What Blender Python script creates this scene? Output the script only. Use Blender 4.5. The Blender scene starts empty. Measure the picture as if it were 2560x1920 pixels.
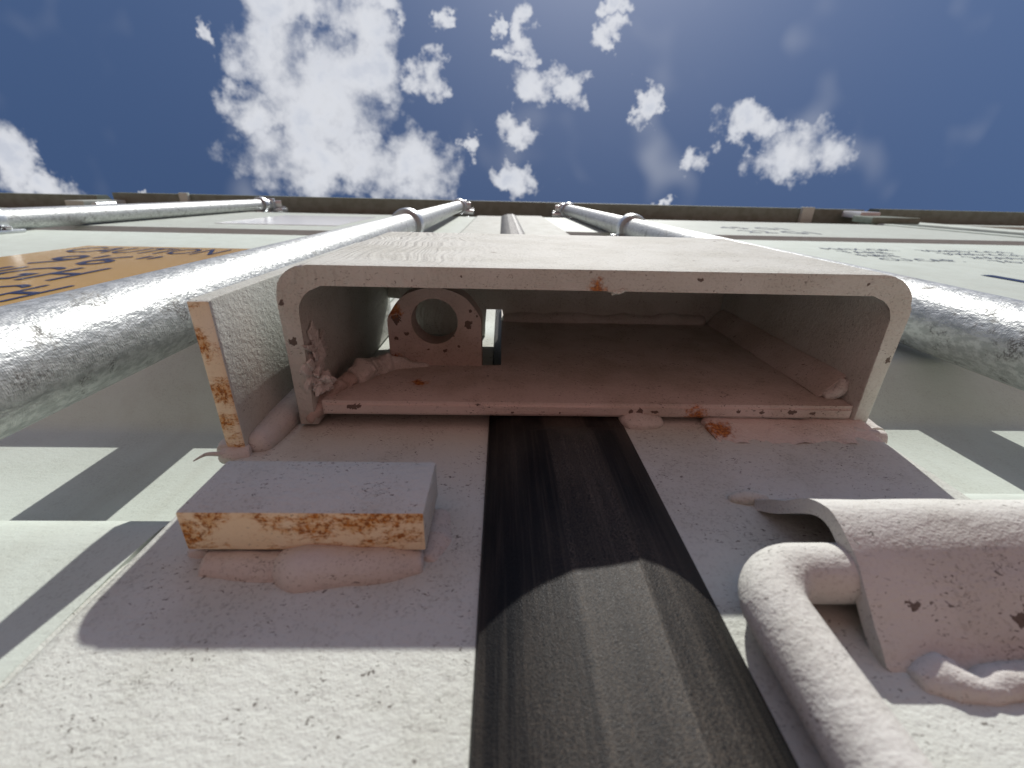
import bpy, bmesh, math, random
from mathutils import Vector, Matrix, noise as mnoise
random.seed(7)
scene = bpy.context.scene
COL = scene.collection
H = 0.95                                    # height of the camera above the ground

# ------------------------------------------------------------------ camera
cam = bpy.data.cameras.new('camera'); camo = bpy.data.objects.new('camera', cam); COL.objects.link(camo)
ez = Vector((-23 / 1100, 483 / 1100, -1)).normalized()
ex = Vector((1, -0.0122, 0)); ex.z = -(ex.x * ez.x + ex.y * ez.y) / ez.z; ex.normalize()
ey = ez.cross(ex)
camo.matrix_world = Matrix.Translation((0, 0, H)) @ Matrix((ex, ey, ez)).to_4x4()
cam.sensor_width = 36; cam.lens = 36 * 1100 / 2560
cam.clip_start = 0.005; cam.clip_end = 5000
cam.dof.use_dof = True; cam.dof.focus_distance = 0.17; cam.dof.aperture_fstop = 20
scene.camera = camo
scene.cycles.max_bounces = 5; scene.cycles.diffuse_bounces = 3; scene.cycles.glossy_bounces = 2
scene.view_settings.view_transform = 'Standard'; scene.view_settings.look = 'None'
scene.view_settings.exposure = -0.04; scene.view_settings.gamma = 1

# ------------------------------------------------------------------ sun and sky
ldir = Vector((-0.245, 1, -1.456)).normalized()
sun = bpy.data.lights.new('sun', 'SUN'); sun.energy = 4.8; sun.angle = math.radians(0.53); sun.color = (1, 0.97, 0.92)
suno = bpy.data.objects.new('sun', sun); COL.objects.link(suno)
suno.rotation_euler = ldir.to_track_quat('-Z', 'Y').to_euler(); suno.location = (0.5, -2, 4)

world = bpy.data.worlds.new('World'); scene.world = world; world.use_nodes = True
wn = world.node_tree; wn.nodes.clear()


class NT:
    """small helper around a node tree"""
    def __init__(s, tree): s.t = tree
    def n(s, typ, **kw):
        nd = s.t.nodes.new(typ)
        for k, v in kw.items(): setattr(nd, k, v)
        return nd
    def put(s, sock, v):
        if isinstance(v, bpy.types.NodeSocket): s.t.links.new(v, sock)
        elif v is not None: sock.default_value = v
    def m(s, op, a, b=None, c=None, clamp=False):
        nd = s.n('ShaderNodeMath', operation=op, use_clamp=clamp)
        s.put(nd.inputs[0], a); s.put(nd.inputs[1], b); s.put(nd.inputs[2], c)
        return nd.outputs[0]
    def v(s, op, a, b=None):
        nd = s.n('ShaderNodeVectorMath', operation=op)
        s.put(nd.inputs[0], a); s.put(nd.inputs[1], b)
        return nd.outputs['Value'] if op in ('DOT_PRODUCT', 'LENGTH', 'DISTANCE') else nd.outputs[0]
    def noise(s, vec, scale, detail=2, rough=0.5, dist=0.0, col=False):
        nd = s.n('ShaderNodeTexNoise')
        s.put(nd.inputs['Vector'], vec); nd.inputs['Scale'].default_value = scale
        nd.inputs['Detail'].default_value = detail; nd.inputs['Roughness'].default_value = rough
        nd.inputs['Distortion'].default_value = dist
        return nd.outputs['Color' if col else 'Fac']
    def ramp(s, fac, a, b, smooth=True):
        nd = s.n('ShaderNodeMapRange', interpolation_type='SMOOTHSTEP' if smooth else 'LINEAR')
        s.put(nd.inputs['Value'], fac); nd.inputs['From Min'].default_value = a; nd.inputs['From Max'].default_value = b
        return nd.outputs[0]
    def mix(s, fac, a, b):
        nd = s.n('ShaderNodeMix', data_type='RGBA')
        s.put(nd.inputs[0], fac)
        for k, v in ((6, a), (7, b)):
            s.put(nd.inputs[k], (v[0], v[1], v[2], 1) if isinstance(v, tuple) else v)
        return nd.outputs[2]
    def xyz(s, x, y, z):
        nd = s.n('ShaderNodeCombineXYZ'); s.put(nd.inputs[0], x); s.put(nd.inputs[1], y); s.put(nd.inputs[2], z)
        return nd.outputs[0]


w = NT(wn)
sky = w.n('ShaderNodeTexSky', sky_type='NISHITA', sun_disc=False)
sky.sun_elevation = math.asin(-ldir.z); sky.sun_rotation = math.atan2(-ldir.x, -ldir.y)
sky.altitude = 600; sky.air_density = 1.0; sky.dust_density = 1.5; sky.ozone_density = 3.2
d = w.n('ShaderNodeTexCoord').outputs['Generated']
sep = w.n('ShaderNodeSeparateXYZ'); wn.links.new(d, sep.inputs[0])
zc = w.m('MAXIMUM', sep.outputs[2], 0.08)
uv = w.xyz(w.m('DIVIDE', sep.outputs[0], zc), w.m('DIVIDE', sep.outputs[1], zc), 0.0)
# fair-weather cumulus, each puff given by its place on the cloud layer (metres / layer height)
PUFFS = [(-0.3611, -0.2865, 0.1213, 0.0461), (-0.4173, -0.2138, 0.0886, 0.0804), (-0.2703, -0.2716, 0.065, 0.0586), (-0.4804, -0.1225, 0.0653, 0.0538), (-0.3551, -0.1388, 0.1305, 0.0999), (-0.3538, -0.0419, 0.1926, 0.0691), (-0.1771, -0.0386, 0.0892, 0.0697), (-0.2647, -0.1928, 0.0827, 0.0697), (-0.1455, -0.199, 0.0362, 0.0303), (-0.0694, -0.07, 0.0209, 0.0214), (-0.5356, -0.2528, 0.0173, 0.0308), (-0.9889, -0.0346, 0.0585, 0.079), (-0.9365, 0.0188, 0.0722, 0.0362), (0.0342, -0.2603, 0.0236, 0.0371), (-0.0124, -0.2757, 0.0161, 0.0147), (0.0104, -0.228, 0.0315, 0.0173), (0.061, -0.1884, 0.0574, 0.0334), (0.1388, -0.1761, 0.0309, 0.0378), (0.0169, -0.1037, 0.0477, 0.0278), (0.027, -0.0172, 0.0455, 0.0316), (0.1937, -0.3075, 0.0262, 0.0195), (0.1945, -0.2676, 0.0311, 0.0191), (0.2785, -0.151, 0.0221, 0.0456), (0.4922, -0.1393, 0.064, 0.0355), (0.6118, -0.0894, 0.0988, 0.0559), (0.3987, -0.0627, 0.0346, 0.0365), (-0.1181, -0.2757, 0.016, 0.0235), (-0.2169, -0.3019, 0.0428, 0.0228), (0.3318, 0.0106, 0.0255, 0.0116), (-0.7445, 0.0184, 0.0202, 0.0136),
         (-1.5, -0.35, 0.2, 0.14), (-1.25, -0.6, 0.12, 0.1), (-0.7, -0.75, 0.16, 0.12), (-0.1, -0.62, 0.1, 0.13), (0.35, -0.8, 0.16, 0.09), (1.4, -0.3, 0.12, 0.16), (1.6, 0.5, 0.3, 0.2), (-0.5, 0.5, 0.2, 0.2), (0.9, -1.3, 0.3, 0.2), (-0.8, -1.6, 0.35, 0.2)]
warp = w.v('MULTIPLY', w.v('SUBTRACT', w.noise(uv, 14, 4, 0.65, col=True), (0.5, 0.5, 0.5)), (0.15, 0.15, 0.0))
uw = w.v('ADD', uv, warp)
near = None
for (a, b, c, e) in PUFFS:
    nd = w.n('ShaderNodeVectorMath', operation='MULTIPLY_ADD')
    w.put(nd.inputs[0], uw); nd.inputs[1].default_value = (0.92 / c, 0.92 / e, 0); nd.inputs[2].default_value = (-a * 0.92 / c, -b * 0.92 / e, 0)
    dot = w.v('DOT_PRODUCT', nd.outputs[0], nd.outputs[0])
    near = dot if near is None else w.m('MINIMUM', near, dot)
mask = w.m('MAXIMUM', w.m('SUBTRACT', 1.0, near), -0.8)
fb = w.noise(uv, 12, 5, 0.53)
dens = w.m('ADD', w.m('MULTIPLY', mask, 0.9), w.m('MULTIPLY', w.m('SUBTRACT', fb, 0.5), 2.7))
alpha = w.m('MULTIPLY', w.ramp(dens, -0.15, 1.05), 0.93)
wisps = w.m('MULTIPLY', w.ramp(w.noise(uv, 4.5, 2, 0.6), 0.56, 0.86), 0.3)
alpha = w.m('MAXIMUM', alpha, wisps)
thick = w.ramp(w.m('ADD', w.m('MULTIPLY', mask, 0.5), w.m('MULTIPLY', w.m('SUBTRACT', fb, 0.5), 2.2)), 0.15, 0.95)
cloud = w.mix(thick, (13.8, 13.9, 14.2), (9.3, 9.8, 11.0))
tinted = w.v('MULTIPLY', sky.outputs[0], (0.90, 1.0, 1.13))
fin_sky = w.mix(alpha, tinted, cloud)
bg = w.n('ShaderNodeBackground'); wn.links.new(fin_sky, bg.inputs[0]); bg.inputs[1].default_value = 0.066
world.cycles.sampling_method = 'MANUAL'; world.cycles.sample_map_resolution = 256
wo = w.n('ShaderNodeOutputWorld'); wn.links.new(bg.outputs[0], wo.inputs[0])

# ------------------------------------------------------------------ materials
MATS = {}


def new_mat(name):
    m = bpy.data.materials.new(name); m.use_nodes = True
    t = m.node_tree; t.nodes.clear()
    g = NT(t)
    b = g.n('ShaderNodeBsdfPrincipled'); o = g.n('ShaderNodeOutputMaterial')
    t.links.new(b.outputs[0], o.inputs[0])
    pos = g.v('SUBTRACT', g.n('ShaderNodeNewGeometry').outputs['Position'], (0, 0, H))
    MATS[name] = m
    return m, g, b, pos


def bump(g, b, h, dist, strength=1.0, prev=None):
    nd = g.n('ShaderNodeBump'); nd.inputs['Strength'].default_value = strength; nd.inputs['Distance'].default_value = dist
    g.put(nd.inputs['Height'], h)
    if prev is not None: g.put(nd.inputs['Normal'], prev)
    g.put(b.inputs['Normal'], nd.outputs[0])
    return nd.outputs[0]


RUST1, RUST2 = (0.50, 0.19, 0.035), (0.24, 0.075, 0.02)


def paint(name, base, flecks=0.5, pits=0.3, peel=1.0, rough=0.7, rust=(), rust_all=0.0, strokes=False, dirt=0.25, cream=0.0, grain=1.0, chips=()):
    m, g, b, pos = new_mat(name)
    big = g.noise(pos, 38, 3, 0.6)
    col = g.mix(g.m('MULTIPLY', g.ramp(big, 0.38, 0.68), dirt * 1.5), base, (base[0] * 0.72, base[1] * 0.70, base[2] * 0.64))
    spk = g.noise(pos, 1300, 1, 0.6)
    col = g.mix(g.m('MULTIPLY', g.ramp(spk, 0.50, 0.74), g.m('MULTIPLY', g.ramp(big, 0.25, 0.75), 0.55 * grain)), col, (base[0] * 0.5, base[1] * 0.49, base[2] * 0.47))
    if cream:
        col = g.mix(g.m('MULTIPLY', g.ramp(big, 0.25, 0.6), cream), col, (0.84, 0.70, 0.48))
    if flecks > 0.1:
        # short hairline flecks and cracks in the brushed paint
        wrp = g.v('MULTIPLY', g.noise(pos, 330, 1, col=True), (0.0030, 0.0030, 0.0030))
        st = g.v('MULTIPLY', g.v('ADD', pos, wrp), (1.0, 2.2, 2.6))
        fl = g.noise(st, 700, 2, 0.6)
        patch = g.noise(pos, 95, 2, 0.6)
        flm = g.m('MULTIPLY', g.ramp(fl, 0.625, 0.68), g.ramp(patch, 0.42, 0.57))
        crk = g.m('ABSOLUTE', g.m('SUBTRACT', g.noise(st, 330, 2, 0.6), 0.5))
        crm = g.m('MULTIPLY', g.m('SUBTRACT', 1.0, g.ramp(crk, 0.004, 0.016)), g.ramp(patch, 0.64, 0.70))
        both = g.m('MULTIPLY', g.m('MAXIMUM', flm, crm), flecks)
        col = g.mix(both, col, (0.085, 0.07, 0.058))
    if pits > 0.05:
        vo = g.n('ShaderNodeTexVoronoi'); g.put(vo.inputs['Vector'], g.v('ADD', pos, g.v('MULTIPLY', g.noise(pos, 700, 1, col=True), (0.0045, 0.0045, 0.0045))))
        vo.inputs['Scale'].default_value = 130
        sc = g.n('ShaderNodeSeparateColor'); g.put(sc.inputs[0], vo.outputs['Color'])
        pm = g.m('MULTIPLY', g.m('LESS_THAN', vo.outputs['Distance'], g.m('MULTIPLY', g.m('SUBTRACT', sc.outputs[0], 0.55), 0.30)), pits)
        col = g.mix(pm, col, (0.105, 0.062, 0.042))
    if chips:
        cj = g.v('SUBTRACT', g.noise(pos, 650, 2, 0.7, col=True), (0.5, 0.5, 0.5))
        cm = None
        for (cx, cy, cz, r, k) in chips:
            vv = g.v('MULTIPLY', g.v('SUBTRACT', g.v('ADD', pos, g.v('MULTIPLY', cj, (r * 2.6, r * 2.6, r * 2.6))), (cx, cy, cz)), (1 / k, 1, 1))
            q = g.m('LESS_THAN', g.v('LENGTH', vv), r)
            cm = q if cm is None else g.m('MAXIMUM', cm, q)
        col = g.mix(g.m('MULTIPLY', cm, 0.85), col, (0.085, 0.055, 0.042))
    if name == 'panel_paint':
        drip = g.ramp(g.noise(g.v('MULTIPLY', pos, (1, 1, 0.06)), 55, 4, 0.65), 0.52, 0.75)
        col = g.mix(g.m('MULTIPLY', drip, 0.16), col, (0.33, 0.31, 0.25))
    rm = None
    if rust_all:
        rn = g.noise(g.v('MULTIPLY', pos, (0.8, 1.3, 1.0)), 105, 5, 0.74, 0.3)
        fine = g.ramp(g.noise(pos, 900, 2, 0.7), 0.40, 0.60)
        rm = g.m('MULTIPLY', g.ramp(rn, 0.485 - 0.03 * rust_all, 0.57), fine)
        col = g.mix(g.m('MULTIPLY', g.ramp(rn, 0.43, 0.60), 0.65), col, (0.60, 0.34, 0.11))
    if rust:
        jn = g.v('SUBTRACT', g.noise(pos, 420, 3, 0.7, col=True), (0.5, 0.5, 0.5))
        for (cx, cy, cz, r) in rust:
            dd = g.v('DISTANCE', g.v('ADD', pos, g.v('MULTIPLY', jn, (r * 2, r * 2, r * 2))), (cx, cy, cz))
            q = g.m('SUBTRACT', 1.0, g.ramp(dd, r * 0.35, r))
            rm = q if rm is None else g.m('MAXIMUM', rm, q)
    if rm is not None:
        col = g.mix(g.m('MULTIPLY', rm, 0.92), col, g.mix(g.ramp(spk, 0.35, 0.62), RUST1, RUST2))
    g.put(b.inputs['Base Color'], col)
    b.inputs['Roughness'].default_value = rough
    b.inputs['Specular IOR Level'].default_value = 0.07
    bp = g.v('MULTIPLY', pos, (0.7, 1.1, 1.1))
    h = g.m('ADD', g.noise(bp, 560, 3, 0.62), g.m('MULTIPLY', g.noise(pos, 1900, 1, 0.6), 0.3))
    n1 = bump(g, b, h, 0.0009 * peel, 0.6)
    if name == 'panel_paint': bump(g, b, g.noise(pos, 7, 1), 0.012, 0.35, n1)
    if strokes:
        sp = g.v('MULTIPLY', g.v('ADD', pos, g.v('MULTIPLY', g.noise(pos, 26, 1, col=True), (0.02, 0.0, 0.0))), (1.0, 0.3, 0.05))
        sx = g.n('ShaderNodeSeparateXYZ'); g.put(sx.inputs[0], pos)
        sh = g.m('MULTIPLY', g.noise(sp, 420, 1, 0.6), g.m('SUBTRACT', 1.0, g.ramp(sx.outputs[0], -0.030, 0.004)))
        bump(g, b, sh, 0.0013, 0.9, n1)
    return m


def galvanised():
    m, g, b, pos = new_mat('galvanised_steel')
    pz = g.v('MULTIPLY', pos, (1, 1, 0.6))
    sp = g.noise(pz, 380, 3, 0.7)
    col = g.mix(g.ramp(sp, 0.38, 0.62), (0.40, 0.42, 0.41), (0.585, 0.605, 0.59))
    dn = g.noise(pos, 75, 4, 0.7)
    fine = g.noise(pos, 1100, 2, 0.7)
    dirt = g.m('MULTIPLY', g.ramp(dn, 0.53, 0.66), g.ramp(fine, 0.38, 0.58))
    col = g.mix(g.m('MULTIPLY', dirt, 0.8), col, (0.13, 0.125, 0.115))
    g.put(b.inputs['Base Color'], col)
    b.inputs['Metallic'].default_value = 0.5
    g.put(b.inputs['Roughness'], g.m('ADD', 0.40, g.m('ADD', g.m('MULTIPLY', sp, 0.10), g.m('MULTIPLY', dirt, 0.3))))
    h = g.m('ADD', g.noise(pz, 520, 2, 0.65), g.m('MULTIPLY', g.noise(g.v('MULTIPLY', pos, (1, 1, 4)), 700, 1, 0.6), 0.4))
    bump(g, b, h, 0.0007, 0.5)
    return m


def galv_plain():
    m, g, b, pos = new_mat('galvanised_fitting')
    g.put(b.inputs['Base Color'], g.mix(g.noise(pos, 60, 4), (0.50, 0.53, 0.55), (0.68, 0.70, 0.70)))
    b.inputs['Metallic'].default_value = 0.85; b.inputs['Roughness'].default_value = 0.38
    bump(g, b, g.noise(pos, 150, 3), 0.001, 0.5)


def rubber():
    m, g, b, pos = new_mat('weathered_rubber')
    sv = g.v('MULTIPLY', pos, (1, 1, 0.02))
    streak = g.ramp(g.noise(sv, 1100, 3, 0.7), 0.44, 0.70)
    dust = g.ramp(g.noise(pos, 4200, 2, 0.8), 0.40, 0.66)
    big = g.ramp(g.noise(g.v('MULTIPLY', pos, (1, 1, 0.25)), 75, 2), 0.30, 0.7)
    sx = g.n('ShaderNodeSeparateXYZ'); g.put(sx.inputs[0], pos)
    facet_sheen = g.m('MULTIPLY', g.ramp(sx.outputs[0], 0.0143, 0.0150), g.m('SUBTRACT', 1.0, g.ramp(sx.outputs[0], 0.0282, 0.0292)))  # sheen of the middle facet, painted into the colour as a lighter band
    f = g.m('ADD', g.m('MULTIPLY', streak, 0.13), g.m('MULTIPLY', g.m('MULTIPLY', dust, g.m('ADD', g.m('MULTIPLY', big, 0.6), g.m('MULTIPLY', facet_sheen, 0.45))), 0.85), clamp=True)
    tint = g.mix(g.noise(pos, 5200, 0, col=False), (0.21, 0.155, 0.11), (0.12, 0.13, 0.115))
    g.put(b.inputs['Base Color'], g.mix(f, (0.004, 0.0045, 0.0055), tint))
    g.put(b.inputs['Roughness'], g.m('ADD', 0.46, g.m('MULTIPLY', dust, 0.2)))
    b.inputs['Specular IOR Level'].default_value = 0.22
    bump(g, b, g.m('ADD', g.m('MULTIPLY', g.noise(sv, 700, 1), 0.35), g.noise(pos, 5000, 0, 0.7)), 0.00012, 0.8)


def plain(name, col, rough=0.5, metal=0.0, var=0.15, bumpd=0.0):
    m, g, b, pos = new_mat(name)
    g.put(b.inputs['Base Color'], g.mix(g.m('MULTIPLY', g.ramp(g.noise(pos, 40, 4, 0.6), 0.3, 0.7), var * 2), col, (col[0] * 0.7, col[1] * 0.7, col[2] * 0.7)))
    b.inputs['Roughness'].default_value = rough; b.inputs['Metallic'].default_value = metal
    if bumpd: bump(g, b, g.noise(pos, 300, 3), bumpd, 0.6)
    return m


WHITE = (0.605, 0.632, 0.58)
paint('brushed_white_paint', WHITE, flecks=0.85, pits=0.35, peel=1.0)
paint('side_plate_paint', WHITE, flecks=0.75, pits=0.2, peel=0.5)
paint('stile_white_paint', WHITE, flecks=0.8, pits=0.12, peel=0.55)
paint('box_white_paint', (0.605, 0.615, 0.565), chips=((-0.0650, 0.0450, 0.133, 0.0013, 1.2), (-0.0665, 0.0325, 0.133, 0.0010, 0.9), (0.1270, 0.0480, 0.133, 0.0012, 0.7), (0.112, 0.0238, 0.133, 0.0005, 1.2), (0.060, 0.0232, 0.133, 0.0006, 1.3), (-0.012, 0.0236, 0.133, 0.0004, 1.0)), flecks=0.6, pits=0.55, peel=0.8, strokes=True, rust=((0.029, 0.0262, 0.133, 0.0035), (0.107, 0.036, 0.17, 0.002)))
paint('back_plate_paint', (0.62, 0.57, 0.525), chips=((-0.049, 0.0672, 0.133, 0.0011, 2.6), (0.0445, 0.0682, 0.133, 0.0007, 1.2), (0.0478, 0.0682, 0.133, 0.0010, 1.0), (0.0530, 0.0683, 0.133, 0.0007, 2.2), (0.0040, 0.0690, 0.133, 0.0005, 1.3), (0.0205, 0.0690, 0.133, 0.0005, 1.0), (0.082, 0.0678, 0.133, 0.0006, 1.6), (0.090, 0.0680, 0.133, 0.0007, 1.4), (0.101, 0.0678, 0.133, 0.0009, 1.8), (0.108, 0.0682, 0.133, 0.0006, 2.0)), flecks=0.9, pits=0.6, peel=0.6, rust=((-0.030, 0.0665, 0.150, 0.004), (0.068, 0.0712, 0.1325, 0.006)), dirt=0.45)
paint('weld_paint', (0.62, 0.605, 0.565), flecks=0.6, pits=0.35, peel=0.7)
paint('fillet_rusty_paint', (0.68, 0.62, 0.57), flecks=0.5, pits=0.3, peel=1.0, rust=((0.0735, 0.0718, 0.1275, 0.0062),))
paint('rusty_end_paint', (0.84, 0.75, 0.60), flecks=0.25, pits=0.5, peel=0.6, rust_all=1.0, cream=0.8)
paint('lug_paint', (0.52, 0.44, 0.395), chips=((-0.0130, 0.0485, 0.168, 0.0017, 0.8), (-0.0410, 0.0465, 0.168, 0.0020, 1.0), (-0.0375, 0.0525, 0.168, 0.0008, 1.4), (-0.0415, 0.0545, 0.168, 0.0010, 1.0), (-0.0225, 0.0595, 0.168, 0.0008, 1.3), (-0.0290, 0.0590, 0.168, 0.0005, 1.0), (-0.0170, 0.0575, 0.168, 0.0006, 1.0), (-0.0120, 0.0430, 0.168, 0.0007, 0.8), (-0.0095, 0.0450, 0.168, 0.0005, 1.0)), flecks=0.5, pits=1.0, peel=0.7, rust=((-0.0425, 0.0425, 0.168, 0.005), (-0.0435, 0.064, 0.168, 0.004)), dirt=0.5)
paint('rod_white_paint', (0.64, 0.64, 0.60), chips=((0.0935, 0.0672, 0.0525, 0.0016, 1.7), (0.0735, 0.0660, 0.0545, 0.0010, 1.6), (0.104, 0.0650, 0.055, 0.0012, 1.2)), flecks=0.75, pits=0.1, peel=0.6)
paint('panel_paint', (0.55, 0.605, 0.545), flecks=0.03, pits=0.03, peel=0.25, rough=0.55, dirt=0.12, grain=0.6)
paint('frame_paint', (0.235, 0.275, 0.235), flecks=0.05, pits=0.0, peel=0.4, rough=0.65, dirt=0.4, grain=0.4)
galvanised(); galv_plain(); rubber()
plain('orange_vinyl', (0.56, 0.345, 0.075), 0.2, var=0.05)
plain('navy_print', (0.018, 0.02, 0.07), 0.3)
plain('black_print', (0.15, 0.16, 0.185), 0.35)
plain('white_vinyl', (0.74, 0.76, 0.76), 0.18, var=0.04)
m_, g_, b_, p_ = new_mat('pink_bounce_ground')  # unseen ground; its red is invented to bounce pink onto the undersides
c_ = g_.mix(g_.ramp(g_.noise(p_, 0.6, 5, 0.6), 0.35, 0.7), (0.265, 0.118, 0.10), (0.22, 0.10, 0.088))
c_ = g_.mix(g_.m('MULTIPLY', g_.ramp(g_.noise(p_, 60, 4, 0.7), 0.4, 0.65), 0.5), c_, (0.11, 0.08, 0.07))
g_.put(b_.inputs['Base Color'], c_); b_.inputs['Roughness'].default_value = 0.9
bump(g_, b_, g_.noise(p_, 45, 5, 0.7), 0.02, 0.7)


# ------------------------------------------------------------------ mesh helpers (coordinates relative to the camera point; y runs into the doors)
def tag(o, label=None, cat=None, group=None, kind=None):
    for k, v in (('label', label), ('category', cat), ('group', group), ('kind', kind)):
        if v: o[k] = v
    return o


ORIG = {}


def thing(name, loc, label, cat, group=None):
    o = bpy.data.objects.new(name, None); COL.objects.link(o)
    o.empty_display_size = 0.02
    o.location = (loc[0], loc[1], loc[2] + H); ORIG[o.name] = Vector(loc)
    return tag(o, label, cat, group)


def obj(name, bm, mat, parent=None, label=None, smooth=35, down=None, loc=None):
    """link a bmesh as one object; `down` is the material for faces that look straight down"""
    off = ORIG[parent.name] if parent is not None else Vector(loc or (0, 0, 0))
    me = bpy.data.meshes.new(name)
    bmesh.ops.recalc_face_normals(bm, faces=bm.faces)
    me.materials.append(MATS[mat])
    if down:
        me.materials.append(MATS[down])
        for f in bm.faces:
            if f.normal.z < -0.8: f.material_index = 1
    for v in bm.verts: v.co -= off
    for f in bm.faces: f.smooth = True
    lim = math.radians(smooth)
    for e in bm.edges:
        if len(e.link_faces) == 2 and e.calc_face_angle(0) > lim: e.smooth = False
    bm.to_mesh(me); bm.free()
    o = bpy.data.objects.new(name, me); COL.objects.link(o)
    if parent is not None:
        o.parent = parent
    else:
        o.location = (off.x, off.y, off.z + H)
    ORIG[o.name] = off
    if label: o['label'] = label
    return o


def MB(): return bmesh.new()


def box(bm, x0, x1, y0, y1, z0, z1, bev=0.0, seg=2):
    vs = [bm.verts.new((x, y, z)) for x in (x0, x1) for y in (y0, y1) for z in (z0, z1)]
    fs = [bm.faces.new([vs[i] for i in q]) for q in ((0, 1, 3, 2), (4, 6, 7, 5), (0, 4, 5, 1), (2, 3, 7, 6), (0, 2, 6, 4), (1, 5, 7, 3))]
    if bev:
        bmesh.ops.bevel(bm, geom=list({e for f in fs for e in f.edges}), offset=bev, segments=seg, profile=0.5, affect='EDGES')
    return bm


def prism(bm, pts, axis, a0, a1, bev=0.0, steps=1, jit=0.0):
    """closed 2-D outline extruded along an axis: 'x' takes (y,z), 'y' takes (x,z), 'z' takes (x,y)"""
    def P(p, a):
        return {'x': (a, p[0], p[1]), 'y': (p[0], a, p[1]), 'z': (p[0], p[1], a)}[axis]
    rings = []
    for i in range(steps + 1):
        a = a0 + (a1 - a0) * i / steps
        r = []
        for p in pts:
            c = Vector(P(p, a))
            if jit:
                c += jit * mnoise.noise_vector(c * 180)
            r.append(bm.verts.new(c))
        rings.append(r)
    n = len(pts)
    for i in range(steps):
        for j in range(n):
            bm.faces.new((rings[i][j], rings[i][(j + 1) % n], rings[i + 1][(j + 1) % n], rings[i + 1][j]))
    c0 = bm.faces.new(rings[0][::-1]); c1 = bm.faces.new(rings[-1])
    if bev:
        bmesh.ops.bevel(bm, geom=list(set(c0.edges) | set(c1.edges)), offset=bev, segments=2, profile=0.5, affect='EDGES')
    return bm


def arc(cx, cy, r, a0, a1, n=8):
    return [(cx + r * math.cos(math.radians(a0 + (a1 - a0) * i / n)), cy + r * math.sin(math.radians(a0 + (a1 - a0) * i / n))) for i in range(n + 1)]


def catmull(pts, n=6):
    out = []
    P = [Vector(p) for p in pts]
    for i in range(len(P) - 1):
        p0, p1, p2, p3 = P[max(i - 1, 0)], P[i], P[i + 1], P[min(i + 2, len(P) - 1)]
        for k in range(n):
            t = k / n
            out.append(0.5 * ((2 * p1) + (p2 - p0) * t + (2 * p0 - 5 * p1 + 4 * p2 - p3) * t * t + (3 * p1 - p0 - 3 * p2 + p3) * t ** 3))
    out.append(P[-1])
    return out


def tube(bm, path, rad, n=20, lump=0.0, freq=120, cap=True, ell=1.0):
    """tube along a path; rad is a number or one per point; lump makes it uneven like a weld run"""
    path = [Vector(p) for p in path]
    if not hasattr(rad, '__len__'): rad = [rad] * len(path)
    rings = []
    up = None
    for i, p in enumerate(path):
        t = (path[min(i + 1, len(path) - 1)] - path[max(i - 1, 0)]).normalized()
        if up is None:
            up = t.orthogonal().normalized()
        up = (up - t * up.dot(t)).normalized()
        sd = t.cross(up)
        ring = []
        for k in range(n):
            a = 2 * math.pi * k / n
            c = p + (up * math.cos(a) + sd * math.sin(a) * ell) * rad[i]
            if lump:
                c += (c - p) * lump * 2 * mnoise.noise(c * freq) + (c - p) * lump * 0.7 * mnoise.noise(c * freq * 2.7)
            ring.append(bm.verts.new(c))
        rings.append(ring)
    for i in range(len(rings) - 1):
        for k in range(n):
            bm.faces.new((rings[i][k], rings[i][(k + 1) % n], rings[i + 1][(k + 1) % n], rings[i + 1][k]))
    if cap:
        bm.faces.new(rings[0][::-1]); bm.faces.new(rings[-1])
    return bm


def weld(path, r, lump=0.22, freq=160, n=18, dense=14):
    """a lumpy weld run with rounded ends"""
    pts = catmull(path, dense)
    if not hasattr(r, '__len__'): r = [r] * len(path)
    rr = []
    for i in range(len(pts)):
        u = i / (len(pts) - 1) * (len(r) - 1)
        j = min(int(u), len(r) - 2) if len(r) > 1 else 0
        base = r[j] + (r[j + 1] - r[j]) * (u - j)
        e = min(i, len(pts) - 1 - i) / 3.0
        rr.append(base * (math.sqrt(max(0.0, 1 - (1 - min(e, 1)) ** 2)) * 0.95 + 0.05))
    return tube(MB(), pts, rr, n, lump, freq)


def blob(c, rx, ry, rz, lump=0.2, freq=150, sub=4):
    bm = MB()
    bmesh.ops.create_icosphere(bm, subdivisions=sub, radius=1)
    for v in bm.verts:
        p = Vector((v.co.x * rx, v.co.y * ry, v.co.z * rz))
        q = p + Vector(c)
        v.co = Vector(c) + p * (1 + lump * 2 * mnoise.noise(q * freq) + lump * mnoise.noise(q * freq * 2.6))
    return bm


def lathe_z(bm, cx, cy, prof, n=32):
    """solid of revolution about a vertical axis; prof lists (radius, z)"""
    rings = [[bm.verts.new((cx + r * math.cos(2 * math.pi * k / n), cy + r * math.sin(2 * math.pi * k / n), z)) for k in range(n)] for r, z in prof]
    for i in range(len(rings) - 1):
        for k in range(n):
            bm.faces.new((rings[i][k], rings[i][(k + 1) % n], rings[i + 1][(k + 1) % n], rings[i + 1][k]))
    bm.faces.new(rings[0][::-1]); bm.faces.new(rings[-1])
    return bm


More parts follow.
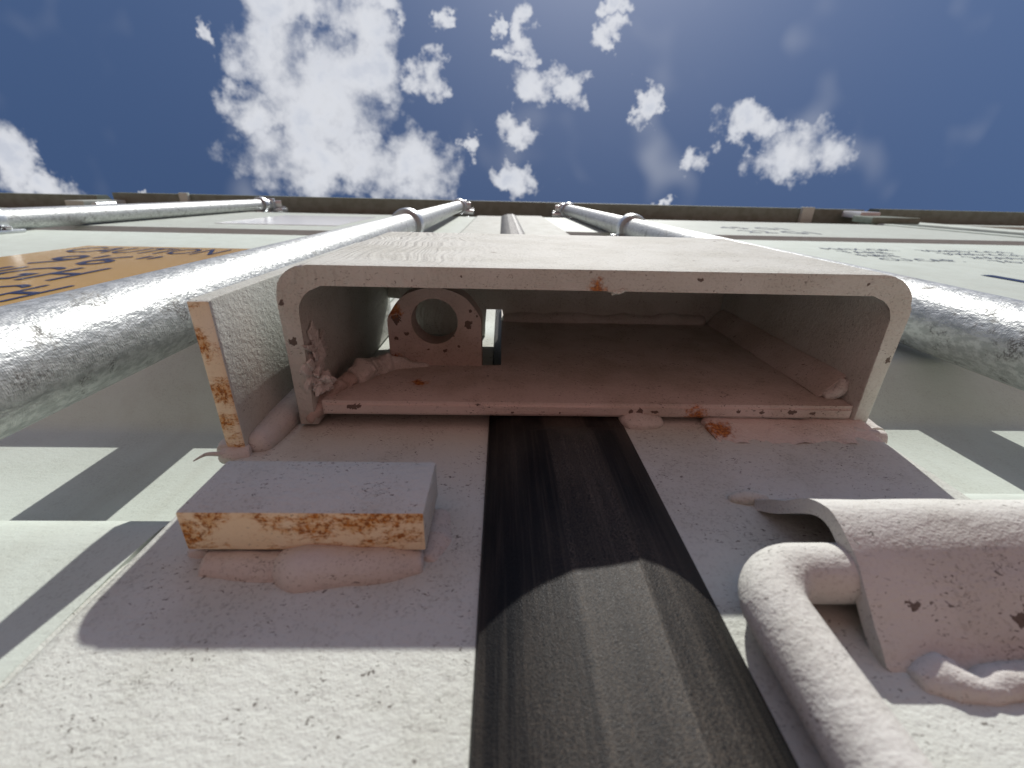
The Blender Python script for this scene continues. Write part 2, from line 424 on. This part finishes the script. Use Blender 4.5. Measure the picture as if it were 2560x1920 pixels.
def text_mesh(s, x0, z0, y, height, width=None, align='LEFT'):
    """flat lettering lying on the door face (reads from outside)"""
    cu = bpy.data.curves.new('lettering', 'FONT'); cu.body = s; cu.size = 1; cu.resolution_u = 2
    cu.fill_mode = 'FRONT'
    to = bpy.data.objects.new('lettering', cu); COL.objects.link(to)
    dg = bpy.context.evaluated_depsgraph_get()
    me = bpy.data.meshes.new_from_object(to.evaluated_get(dg))
    bpy.data.objects.remove(to); bpy.data.curves.remove(cu)
    bm = MB(); bm.from_mesh(me); bpy.data.meshes.remove(me)
    xs = [v.co.x for v in bm.verts]; ys = [v.co.y for v in bm.verts]
    w0, h0 = max(xs) - min(xs), max(ys) - min(ys)
    sx = (width / w0) if width else height / h0
    for v in bm.verts:
        x = (v.co.x - min(xs)) * sx; z = (v.co.y - min(ys)) * height / h0
        v.co = Vector((x0 + x, y, z0 + z))
    return bm


def merge(a, b):
    me = bpy.data.meshes.new('tmp'); b.to_mesh(me); b.free(); a.from_mesh(me); bpy.data.meshes.remove(me)
    return a


# ------------------------------------------------------------------ ground
bm = MB(); vs = [bm.verts.new(c) for c in ((-2500, -2500, -H), (2500, -2500, -H), (2500, 2500, -H), (-2500, 2500, -H))]; bm.faces.new(vs)
tag(obj('ground', bm, 'pink_bounce_ground'), kind='structure')

# ------------------------------------------------------------------ the container around the doors
YL, YR = 0.0757, 0.0727           # faces of the two middle stiles
PL, PR = 0.0779, 0.0750           # faces of the two door panels
ZP = 1.50                         # top of the pressed sheets; the top rail above is set back
ZB, ZT = -0.74, 1.70              # bottom and top of the doors

cont = thing('shipping_container', (0, 1.0, -H), 'pale grey shipping container whose closed doors fill the lower picture', 'container')
bm = prism(MB(), [(0.036, 1.752), (0.036, 1.80), (0.042, 1.806), (0.10, 1.87), (0.24, 1.87), (0.24, 1.752)], 'x', -1.405, 1.36)
obj('header', bm, 'frame_paint', cont)
bm = box(MB(), -1.13, -1.16, 0.031, 0.090, 1.735, 1.7515, 0.002); obj('gutter_bracket', bm, 'panel_paint', cont)
bm = box(MB(), 1.115, 1.16, 0.031, 0.090, 1.735, 1.7515, 0.002); obj('gutter_bracket', bm, 'panel_paint', cont)
for sx, xa, xb in ((-1, -1.405, -1.30), (1, 1.25, 1.36)):
    obj('corner_post', box(MB(), xa, xb, 0.088, 0.22, -H + 0.15, 1.7518, 0.006), 'frame_paint', cont)
    bm = box(MB(), xa - 0.005, xb + 0.06 if sx < 0 else xb + 0.005, 0.05, 0.225, 1.872, 1.99, 0.008); obj('corner_casting', bm, 'frame_paint', cont)
    bm = box(MB(), xa if sx < 0 else xb - 0.03, xa + 0.03 if sx < 0 else xb, 0.225, 6.0, -H + 0.15, 1.87); obj('side_wall', bm, 'panel_paint', cont)
    bm = box(MB(), xa - 0.004, xb + 0.004, 0.05, 0.225, -H + 0.002, -H + 0.148, 0.008); obj('corner_casting', bm, 'frame_paint', cont)
obj('roof', box(MB(), -1.37, 1.33, 0.245, 6.0, 1.83, 1.865), 'panel_paint', cont)
obj('floor', box(MB(), -1.37, 1.33, 0.23, 6.0, -H + 0.16, -H + 0.20), 'frame_paint', cont)
obj('end_wall', box(MB(), -1.37, 1.33, 6.003, 6.04, -H + 0.15, 1.87), 'panel_paint', cont)
obj('door_sill', box(MB(), -1.298, 1.248, 0.06, 0.225, -H + 0.03, ZB - 0.012, 0.004), 'frame_paint', cont)


def neighbour(name, x0, x1, yoff, zoff, label, inner):
    t = thing(name, ((x0 + x1) / 2, 1.0, -H), label, 'container', 'containers standing side by side')
    bm = prism(MB(), [(0.030 + yoff, 1.742 + zoff), (0.030 + yoff, 1.79 + zoff), (0.10 + yoff, 1.865), (0.24, 1.865), (0.24, 1.742 + zoff)], 'x', x0, x1); obj('header', bm, 'frame_paint', t)
    bm = box(MB(), inner - 0.05, inner + 0.05, 0.07 + yoff, 0.22, -H + 0.15, 1.740 + zoff, 0.006); obj('corner_post', bm, 'panel_paint', t)
    a, b = (x0, inner - 0.052) if inner > (x0 + x1) / 2 else (inner + 0.052, x1)
    bm = box(MB(), a, b, 0.09 + yoff, 0.13 + yoff, -0.74, 1.69); obj('door', bm, 'panel_paint', t)
    bm = box(MB(), a, b, 0.075 + yoff, 0.0895 + yoff, 1.60, 1.67, 0.003); obj('top_rail', bm, 'panel_paint', t)
    obj('body', box(MB(), x0, x1, 0.245, 6.0, -H + 0.15, 1.86), 'panel_paint', t)


neighbour('shipping_container', -3.9, -1.455, 0.016, 0.0, 'neighbouring container along the left picture edge beyond the hinge bracket', -1.51)
neighbour('shipping_container', 1.41, 3.9, 0.002, 0.0, 'neighbouring container along the right picture edge beyond the hinge block', 1.465)


def panel_profile(Po, Pr, fold, base, lip, strip):
    """outline (y,z) of one pressed door sheet: outer face, deep pressing near the lock box, shallow pressing higher up"""
    k = 0.0035
    f = [(Po, ZB + 0.06), (Po, fold - 0.012), (Po + 0.0006, fold - 0.005), (Po + 0.003, fold), (Pr - 0.004, fold + 0.62 * (Pr - Po)), (Pr - 0.001, fold + 0.75 * (Pr - Po)), (Pr, fold + 0.9 * (Pr - Po)),
         (Pr, base - 0.004), (Pr - 0.001, base), (Pr - 0.004, base + 0.004), (Po + 0.0025, lip - 0.003), (Po + 0.0006, lip), (Po, lip + 0.004),
         (Po, strip - 0.10), (Po + 0.002, strip - 0.096), (Po + 0.018, strip - 0.07), (Po + 0.020, strip - 0.066), (Po + 0.020, strip - 0.022), (Po + 0.018, strip - 0.019), (Po + 0.002, strip - 0.002), (Po, strip + 0.001), (Po, ZP)]
    return f + [(y + 0.0025, z) for y, z in reversed(f)]


def bolt(bm, x, y, z, r=0.006, h=0.005):
    """hexagonal bolt head pointing away from the door"""
    prism(bm, [(x + r * math.cos(math.pi / 3 * i), z + r * math.sin(math.pi / 3 * i)) for i in range(6)], 'y', y - h, y, 0.0006)
    return bm


# ------------------------------------------------------------------ left door
dl = thing('container_door', (-0.65, YL + 0.02, ZB), 'left container door with orange caution placard and rusty welded stop block', 'door')
bm = prism(MB(), [(-0.0005, YL + 0.004), (-0.0005, 0.125), (-0.0835, 0.125)] + [(-0.0835, YL + 0.0055)] + arc(-0.0780, YL + 0.0055, 0.0055, 180, 270, 6) + [(-0.004, YL)], 'z', ZB, ZP + 0.03, steps=60)
obj('stile', bm, 'stile_white_paint', dl, smooth=40)
obj('panel', prism(MB(), panel_profile(PL, 0.115, 0.0925, 0.198, 0.235, 0.905), 'x', -1.27, -0.0837), 'panel_paint', dl, smooth=30)
obj('top_rail', box(MB(), -1.27, -0.0839, 0.092, 0.12, ZP + 0.002, ZT, 0.003), 'panel_paint', dl)
obj('bottom_rail', box(MB(), -1.27, -0.0839, PL - 0.003, 0.12, ZB, ZB + 0.061, 0.003), 'panel_paint', dl)
obj('outer_stile', box(MB(), -1.297, -1.2705, PL - 0.004, 0.12, ZB, ZP, 0.003), 'panel_paint', dl)
obj('weld_bead', weld([(-0.0840, 0.0800, z / 100) for z in range(-30, 10, 2)], 0.0021, 0.18, 90, 12, 3), 'stile_white_paint', dl)
# seam gasket
gp = [(-0.0038, 0.0754), (-0.0034, 0.0744), (-0.0010, 0.0732), (0.0018, 0.0719), (0.0050, 0.0707), (0.0088, 0.0696), (0.0120, 0.0689), (0.0146, 0.06825), (0.0150, 0.0682), (0.0215, 0.0678), (0.0280, 0.0672), (0.0287, 0.0669), (0.0293, 0.0671),
      (0.0325, 0.0677), (0.0355, 0.0686), (0.0380, 0.0697), (0.0403, 0.0711), (0.0421, 0.0724), (0.0415, 0.0745), (0.02, 0.077), (-0.003, 0.0757)]
gm = MB()
prism(gm, gp, 'z', ZB + 0.01, 0.105, steps=12); prism(gm, gp, 'z', 0.105, 0.30, steps=36); prism(gm, gp, 'z', 0.30, ZP + 0.01, steps=12)
bmesh.ops.remove_doubles(gm, verts=gm.verts, dist=1e-6)
bmesh.ops.delete(gm, geom=[f for f in gm.faces if len(f.verts) > 4 and (abs(f.calc_center_median().z - 0.105) < 1e-4 or abs(f.calc_center_median().z - 0.30) < 1e-4)], context='FACES_ONLY')
for v in gm.verts:                                  # squeezed flat where the lock box back plate passes over it
    z = v.co.z
    q = max(0.0, min(1.0, (z - 0.112) / 0.0185)) * max(0.0, min(1.0, (0.31 - z) / 0.015))
    q = q * q * (3 - 2 * q)
    lim = 0.0660 + (0.0712 - 0.0660) * q
    if v.co.y < lim: v.co.y = lim + (v.co.y - 0.0672) * 0.02
obj('gasket', gm, 'weathered_rubber', dl, label='black rubber seam gasket with dusty streaks', smooth=14)

# upright side plate next to the lock box
sp = obj('side_plate', prism(MB(), [(0.0285, 0.1165), (0.0280, 0.118), (0.0285, 0.262), (YL + 0.001, 0.262), (YL + 0.001, 0.1165)], 'x', -0.0832, -0.0772, 0.0007, steps=4, jit=0.0003), 'side_plate_paint', dl,
         label='upright white side plate with a rust-streaked lower end', down='rusty_end_paint')
obj('weld_bead', weld([(-0.0755, 0.0745, 0.1175), (-0.0748, 0.0738, 0.14), (-0.0752, 0.0742, 0.18), (-0.075, 0.0742, 0.25)], [0.0042, 0.0055, 0.005, 0.005], 0.06, 60), 'weld_paint', sp)
obj('weld_bead', weld([(-0.0838, 0.0752, 0.1155), (-0.0845, 0.075, 0.15), (-0.084, 0.075, 0.25)], 0.0032, 0.2), 'weld_paint', sp)
obj('weld_bead', weld([(-0.0842, 0.0762, 0.1175), (-0.0805, 0.0760, 0.1162), (-0.0762, 0.0760, 0.1172)], 0.0026, 0.2), 'weld_paint', sp)
obj('paint_curl', tube(MB(), catmull([(-0.0835, 0.0748, 0.1150), (-0.0870, 0.0740, 0.1138), (-0.0885, 0.0742, 0.1128), (-0.0905, 0.0752, 0.1118)], 5), [0.0008 - 0.00004 * i for i in range(16)], 8), 'weld_paint', sp)

# rusty stop block
bk = obj('stop_block', box(MB(), -0.0668, -0.0157, 0.0620, 0.0722, 0.0735, 0.0928, 0.0006, 2), 'brushed_white_paint', dl, label='white steel block with rust-speckled lower face', down='rusty_end_paint')
obj('weld_bead', weld([(-0.0640, 0.0762, 0.0735), (-0.0560, 0.0770, 0.0732), (-0.0480, 0.0770, 0.0726), (-0.0415, 0.0768, 0.0735)], [0.0036, 0.0046, 0.0046, 0.0040], 0.09, 75), 'weld_paint', bk)
obj('weld_bead', weld([(-0.0470, 0.0762, 0.0735), (-0.0410, 0.0760, 0.0722), (-0.0330, 0.0762, 0.0724), (-0.0240, 0.0763, 0.0730), (-0.0165, 0.0765, 0.0745)], [0.0044, 0.0060, 0.0056, 0.0050, 0.0036], 0.08, 70), 'weld_paint', bk)
obj('weld_bead', weld([(-0.0165, 0.0782, 0.0735), (-0.0150, 0.0784, 0.081), (-0.0158, 0.0782, 0.091)], [0.0034, 0.0050, 0.0038], 0.10, 90), 'weld_paint', bk)
obj('weld_bead', weld([(-0.0662, 0.0762, 0.0745), (-0.0672, 0.0762, 0.0925)], [0.0032, 0.0030], 0.12, 90), 'weld_paint', bk)

# padlock lug that reaches through the slot of the lock box
lo = []
cx, cy = -0.0261, 0.0475
lo += [(-0.0445, 0.080), (-0.0445, 0.0485)]
lo += catmull([(-0.0445, 0.0485, 0), (-0.0436, 0.0450, 0), (-0.0375, 0.0375, 0), (-0.0261, 0.0342, 0), (-0.0150, 0.0372, 0), (-0.0088, 0.0445, 0), (-0.0078, 0.0480, 0)], 5)[1:]
lo = [(p[0], p[1]) if not isinstance(p, Vector) else (p.x, p.y) for p in lo] + [(-0.0078, 0.080)]
N = 40
hole = [(cx + 0.0091 * math.cos(2 * math.pi * i / N), cy + 0.0091 * math.sin(2 * math.pi * i / N)) for i in range(N)]


def lug(z0, z1):
    bm = MB()
    def ring(p, z): return [bm.verts.new((a, b, z)) for a, b in p]
    out0, out1, in0, in1 = ring(lo, z0), ring(lo, z1), ring(hole, z0), ring(hole, z1)
    def loop(r): return [bm.edges.new((r[i], r[(i + 1) % len(r)])) for i in range(len(r))]
    e0 = loop(out0) + loop(in0); e1 = loop(out1) + loop(in1)
    bmesh.ops.triangle_fill(bm, edges=e0, use_beauty=True); bmesh.ops.triangle_fill(bm, edges=e1, use_beauty=True)
    for a, b in ((out0, out1), (in0, in1)):
        n = len(a)
        for i in range(n): bm.faces.new((a[i], a[(i + 1) % n], b[(i + 1) % n], b[i]))
    sharp = [e for e in bm.edges if len(e.link_faces) == 2 and e.calc_face_angle(0) > 1.2]
    bmesh.ops.bevel(bm, geom=sharp, offset=0.0007, segments=2, affect='EDGES')
    return bm


obj('padlock_lug', lug(0.168, 0.178), 'lug_paint', dl, label='rust-stained steel lug with a round padlock hole')

# orange caution placard
pc = obj('caution_placard', box(MB(), -0.540, -0.326, PL - 0.0009, PL - 0.0001, 0.280, 0.608, 0.0), 'orange_vinyl', dl, label='orange caution placard with navy lettering')
for s, cxx, z0, hh, ww in (('CAUTION', -0.433, 0.543, 0.050, 0.176), ("9'6\"", -0.433, 0.458, 0.066, 0.10), ('HIGH', -0.437, 0.377, 0.066, 0.122), ("2.9M HIGH", -0.435, 0.303, 0.058, 0.190)):
    obj('lettering', text_mesh(s, cxx - ww / 2, z0, PL - 0.0013, hh, ww), 'navy_print', pc)
wp = obj('white_placard', box(MB(), -0.62, -0.36, PL - 0.0009, PL - 0.0001, 1.02, 1.36), 'white_vinyl', dl)
# hinge hardware at the outer edge
hb = obj('hinge_bracket', prism(MB(), [(-1.445, 1.60), (-1.385, 1.60), (-1.360, 1.745), (-1.430, 1.745)], 'y', 0.060, 0.084, 0.002), 'panel_paint', dl)
obj('hinge_pin', lathe_z(MB(), -1.335, 0.072, [(0.010, 1.58), (0.010, 1.66)], 16), 'galvanised_fitting', dl)

# ------------------------------------------------------------------ right door
dr = thing('container_door', (0.65, YR + 0.02, ZB), 'right container door carrying the open-bottomed steel lock box', 'door')
bm = prism(MB(), [(0.0400, YR)] + [(0.1245, YR)] + arc(0.1245, YR + 0.0055, 0.0055, 270, 360, 6) + [(0.130, 0.125), (0.0400, 0.125)], 'z', ZB, ZP + 0.03, steps=60)
obj('stile', bm, 'stile_white_paint', dr, smooth=40)
obj('panel', prism(MB(), panel_profile(PR, 0.098, 0.1022, 0.1815, 0.2085, 0.965), 'x', 0.1302, 1.22), 'panel_paint', dr, smooth=30)
obj('top_rail', box(MB(), 0.1304, 1.22, 0.092, 0.12, ZP + 0.002, ZT, 0.003), 'panel_paint', dr)
obj('bottom_rail', box(MB(), 0.1304, 1.22, PR - 0.003, 0.12, ZB, ZB + 0.061, 0.003), 'panel_paint', dr)
obj('outer_stile', box(MB(), 1.2205, 1.247, PR - 0.004, 0.12, ZB, ZP, 0.003), 'panel_paint', dr)
obj('weld_bead', weld([(0.1306, 0.0772, z / 100) for z in range(-30, 11, 2)], 0.0017, 0.2, 90, 12, 3), 'stile_white_paint', dr)

# lock box: bent front shell, slotted back plate, closed top
lb = obj('lock_box', prism(MB(), [(-0.0680, 0.0745)] + arc(-0.0575, 0.0315, 0.0105, 180, 270, 10) + arc(0.1160, 0.0332, 0.0125, 270, 360, 10) + [(0.1285, 0.0738)]
         + [(0.1228, 0.0738)] + arc(0.1148, 0.0352, 0.0080, 360, 270, 6) + arc(-0.0541, 0.0352, 0.0080, 270, 180, 6) + [(-0.0621, 0.0745)], 'z', 0.133, 0.2455, 0.0006, steps=16, jit=0.00035), 'box_white_paint', dr, label='white bent steel lock box open at the bottom', smooth=30)
bpo = [(-0.0600, 0.1332), (0.1226, 0.1332), (0.1226, 0.290), (0.0002, 0.290), (0.0002, 0.1695), (-0.0030, 0.1690), (-0.0440, 0.1690), (-0.0520, 0.1640), (-0.0600, 0.1580)]
bm = prism(MB(), bpo, 'y', 0.0658, 0.0708)
bmesh.ops.bevel(bm, geom=[e for e in bm.edges if all(abs(v.co.z - 0.1332) < 1e-5 for v in e.verts)], offset=0.0012, segments=3, affect='EDGES')
obj('back_plate', bm, 'back_plate_paint', lb, smooth=50)
obj('end_plate', prism(MB(), [(-0.0616, 0.0276), (0.1222, 0.0276), (0.1222, 0.0655), (0.0012, 0.0655), (0.0012, 0.0590), (-0.0090, 0.0590), (-0.0090, 0.0752), (-0.0520, 0.0752), (-0.0520, 0.0545), (-0.0616, 0.0545)], 'z', 0.2380, 0.2445, 0.0008), 'box_white_paint', lb)
# weld runs of the box
obj('inner_fillet', prism(MB(), [(0.1226, 0.0572), (0.1212, 0.0578), (0.1180, 0.0612), (0.1152, 0.0648), (0.1148, 0.0657), (0.1226, 0.0657)], 'z', 0.1415, 0.237, 0.0005, steps=14, jit=0.0004), 'back_plate_paint', lb)
obj('weld_bead', weld([(0.1226, 0.0590, 0.1425), (0.1208, 0.0625, 0.1410), (0.1165, 0.0656, 0.1420)], [0.0020, 0.0028, 0.0020], 0.14, 120), 'weld_paint', lb)
obj('weld_bead', weld([(x, 0.0655, 0.2385) for x in (0.0, 0.03, 0.06, 0.09, 0.115)], 0.0042, 0.22, 90), 'weld_paint', lb)
obj('lower_fillet', prism(MB(), [(0.0707, 0.1345), (0.0707, 0.1315), (0.0712, 0.1290), (0.0722, 0.1245), (0.0727, 0.1205), (0.0740, 0.1345)], 'x', 0.0700, 0.1265, 0.0008, steps=24, jit=0.0009), 'fillet_rusty_paint', lb, label='painted fillet weld with an orange rust end', smooth=60)
obj('weld_blob', blob((0.0490, 0.0722, 0.1335), 0.0075, 0.0034, 0.0052, 0.12, 120), 'weld_paint', lb)
obj('weld_bead', weld([(0.1295, 0.0745, 0.1290), (0.1300, 0.0742, 0.145), (0.1300, 0.0742, 0.24)], [0.0034, 0.0030, 0.003], 0.12, 90), 'weld_paint', lb)
obj('weld_bead', weld([(0.1200, 0.0752, 0.1290), (0.1260, 0.0748, 0.1275), (0.1295, 0.0750, 0.1265)], 0.0038, 0.12, 90), 'weld_paint', lb)
# ragged broken weld in the lower left corner
obj('torn_weld', weld([(-0.0650, 0.0735, 0.1330), (-0.0610, 0.0690, 0.1375), (-0.0575, 0.0655, 0.1440), (-0.0540, 0.0645, 0.1500)], [0.0012, 0.0030, 0.0034, 0.0028], 0.3, 190), 'lug_paint', lb, label='ragged torn weld in the corner of the lock box')
obj('torn_weld', weld([(-0.0545, 0.0650, 0.1500), (-0.0500, 0.0636, 0.1590), (-0.0450, 0.0645, 0.1640), (-0.0370, 0.0660, 0.1665), (-0.0290, 0.0665, 0.1680)], [0.0034, 0.0046, 0.0040, 0.0022, 0.0012], 0.32, 170), 'weld_paint', lb)
obj('weld_spatter', merge(merge(blob((-0.0618, 0.0560, 0.1360), 0.0020, 0.0050, 0.0045, 0.5, 420), blob((-0.0616, 0.0500, 0.1400), 0.0016, 0.0050, 0.0055, 0.55, 480)), blob((-0.0605, 0.0600, 0.1375), 0.0034, 0.0030, 0.0040, 0.5, 420)), 'weld_paint', lb)
random.seed(3)
obj('paint_flake', merge(blob((0.0345, 0.0275, 0.1328), 0.0022, 0.0007, 0.0006, 0.5, 700, 3), blob((0.0365, 0.0270, 0.1328), 0.0012, 0.0006, 0.0005, 0.5, 900, 3)), 'stile_white_paint', lb)

# arched strap that holds the bent rod
ar = catmull([(0.0727, 0.0925, 0), (0.0695, 0.0885, 0), (0.0645, 0.0815, 0), (0.0585, 0.0745, 0), (0.0566, 0.0690, 0), (0.0585, 0.0630, 0), (0.0628, 0.0570, 0), (0.0672, 0.0525, 0), (0.0728, 0.0470, 0)], 6)
inn = []
for i, p in enumerate(ar):
    t = (ar[min(i + 1, len(ar) - 1)] - ar[max(i - 1, 0)]).normalized()
    nrm = Vector((-t.y, t.x, 0))
    q = p + nrm * 0.0030
    if (q - Vector((0.069, 0.068, 0))).length > (p - Vector((0.069, 0.068, 0))).length: q = p - nrm * 0.0030
    inn.append(q)
bm = prism(MB(), [(p.x, p.y) for p in ar] + [(p.x, p.y) for p in reversed(inn)], 'x', 0.0655, 0.30, 0.0008, steps=40, jit=0.0004)
st = obj('rod_strap', bm, 'rod_white_paint', dr, label='arched white steel strap hooding the bent rod', smooth=50)
obj('weld_bead', weld([(0.0690, 0.0738, 0.0455), (0.0740, 0.0730, 0.0458), (0.0785, 0.0738, 0.0446), (0.0860, 0.0734, 0.0455), (0.10, 0.0736, 0.0455), (0.13, 0.0736, 0.0455)], [0.0022, 0.0036, 0.0028, 0.0034, 0.0032, 0.0032], 0.16, 150), 'weld_paint', st)
obj('weld_bead', weld([(0.0600, 0.0727, 0.0925), (0.0640, 0.0722, 0.0920), (0.0700, 0.0722, 0.0918)], [0.0010, 0.0022, 0.0014], 0.1), 'stile_white_paint', st)
# printed marks on the right door
for s, x0, z0, hh, ww, mt in (('MAX.GR.', 0.52, 0.72, 0.024, 0.12, 'black_print'), ('TARE', 0.52, 0.68, 0.024, 0.075, 'black_print'), ('NET', 0.52, 0.64, 0.024, 0.06, 'black_print'), ('CU.CAP.', 0.52, 0.60, 0.024, 0.11, 'black_print'),
                              ('30480 KGS', 0.68, 0.72, 0.024, 0.15, 'black_print'), ('3980 KGS', 0.68, 0.68, 0.024, 0.13, 'black_print'), ('26500 KGS', 0.68, 0.64, 0.024, 0.15, 'black_print'), ('76.4 CU.M', 0.68, 0.60, 0.024, 0.15, 'black_print'),
                              ('22 G1', 0.56, 1.04, 0.07, 0.17, 'black_print'), ('45 G1', 0.56, 1.16, 0.07, 0.17, 'black_print'), ('HI', 0.535, 0.37, 0.12, 0.12, 'navy_print')):
    obj('lettering', text_mesh(s, x0, z0, PR - 0.0006, hh, ww), mt, dr)
# hinge block at the outer edge
hk = obj('hinge_block', prism(MB(), [(1.20, 1.50), (1.36, 1.50), (1.335, 1.62), (1.225, 1.62)], 'y', 0.052, 0.0715, 0.003), 'frame_paint', dr)
obj('hinge_strap', prism(MB(), [(1.245, 1.615), (1.315, 1.615), (1.335, 1.745), (1.275, 1.745)], 'y', 0.040, 0.062, 0.003), 'white_vinyl', hk)

# ------------------------------------------------------------------ bent rod under the strap
rodY, rodZ, rodX, rr_ = 0.0662, 0.0620, 0.0487, 0.0055
path = [(0.125, rodY + 0.001, rodZ), (0.10, rodY, rodZ), (0.080, rodY, rodZ), (0.070, rodY, rodZ)]
path += [(rodX + 0.0095 + 0.0095 * math.cos(a), rodY, rodZ - 0.0095 + 0.0095 * math.sin(a)) for a in [math.radians(90 + 90 * i / 12) for i in range(13)]]
path += [(rodX, rodY, z) for z in (0.045, 0.03, 0.015, 0.0, -0.02, -0.05, -0.09)]
path += [(rodX + 0.02 - 0.02 * math.cos(a), rodY, -0.10 - 0.02 * math.sin(a)) for a in [math.radians(90 * i / 8) for i in range(9)]]
path += [(0.09, rodY, -0.12), (0.125, rodY, -0.12)]
rod = obj('bent_rod', tube(MB(), path, rr_, 32, 0.012, 90), 'rod_white_paint', None, loc=(rodX, rodY, -0.126))
tag(rod, 'thick white bent rod hooked out from under the arched strap', 'rod')


# ------------------------------------------------------------------ locking bars
def guide(parent, bx, by, z, Pd, r=0.017):
    """ring guide with a bolted foot that holds the bar to the door"""
    ro = r + 0.0065
    bm = lathe_z(MB(), bx, by, [(r + 0.0012, z - 0.010), (ro, z - 0.0115), (ro + 0.0012, z - 0.008), (ro + 0.0012, z + 0.008), (ro, z + 0.0115), (r + 0.0012, z + 0.010)])
    gd = obj('guide_ring', bm, 'galvanised_fitting', parent)
    if z > ZP: Pd = 0.092
    ft = box(MB(), bx - 0.036, bx + 0.036, Pd - 0.005, Pd - 0.0002, z - 0.022, z + 0.022, 0.0015)
    obj('foot', ft, 'galvanised_fitting', gd)
    for sx in (-1, 1):
        obj('bolt', bolt(MB(), bx + sx * 0.029, Pd - 0.005, z), 'galvanised_fitting', gd)


def locking_bar(bx, by, Pd, zs, ztop, label):
    t = thing('locking_bar', (bx, by, ZB), label, 'locking bar', 'upright galvanised locking bars on the doors')
    pts = [(bx + 0.0006 * math.sin(z * 3.1), by, z) for z in [ZB + (ztop - ZB) * i / 40 for i in range(41)]]
    obj('tube', tube(MB(), pts, 0.017, 40), 'galvanised_steel', t, smooth=60)
    for z in zs: guide(t, bx, by, z, Pd)
    # forked cam that turns into the keeper under the header
    cm = MB()
    box(cm, bx - 0.020, bx + 0.020, by - 0.019, by + 0.012, ztop - 0.004, ztop + 0.012, 0.003)
    prism(cm, [(bx - 0.020, ztop + 0.012), (bx - 0.034, ztop + 0.020), (bx - 0.030, ztop + 0.040), (bx - 0.010, ztop + 0.034), (bx - 0.004, ztop + 0.016), (bx + 0.006, ztop + 0.034), (bx + 0.026, ztop + 0.040), (bx + 0.034, ztop + 0.022), (bx + 0.020, ztop + 0.012)], 'y', by - 0.012, by + 0.010, 0.002)
    cmo = obj('cam', cm, 'galvanised_fitting', t)
    kp = MB(); box(kp, bx - 0.045, bx + 0.045, by + 0.012, by + 0.028, ztop + 0.000, ztop + 0.042, 0.003)
    obj('keeper', kp, 'galvanised_fitting', cmo)
    for sx in (-1, 1): obj('bolt', bolt(MB(), bx + sx * 0.037, by + 0.012, ztop + 0.03), 'galvanised_fitting', cmo)
    return t


locking_bar(-0.1475, 0.0517, PL, (0.73, 1.60), 1.68, 'mottled galvanised locking bar just left of the white side plate')
locking_bar(0.2225, 0.0554, PR, (0.80, 1.60), 1.68, 'mottled galvanised locking bar right of the lock box')
locking_bar(-0.8050, 0.0600, PL, (0.745, 1.60), 1.65, 'far smooth locking bar crossing the upper left above the orange placard')
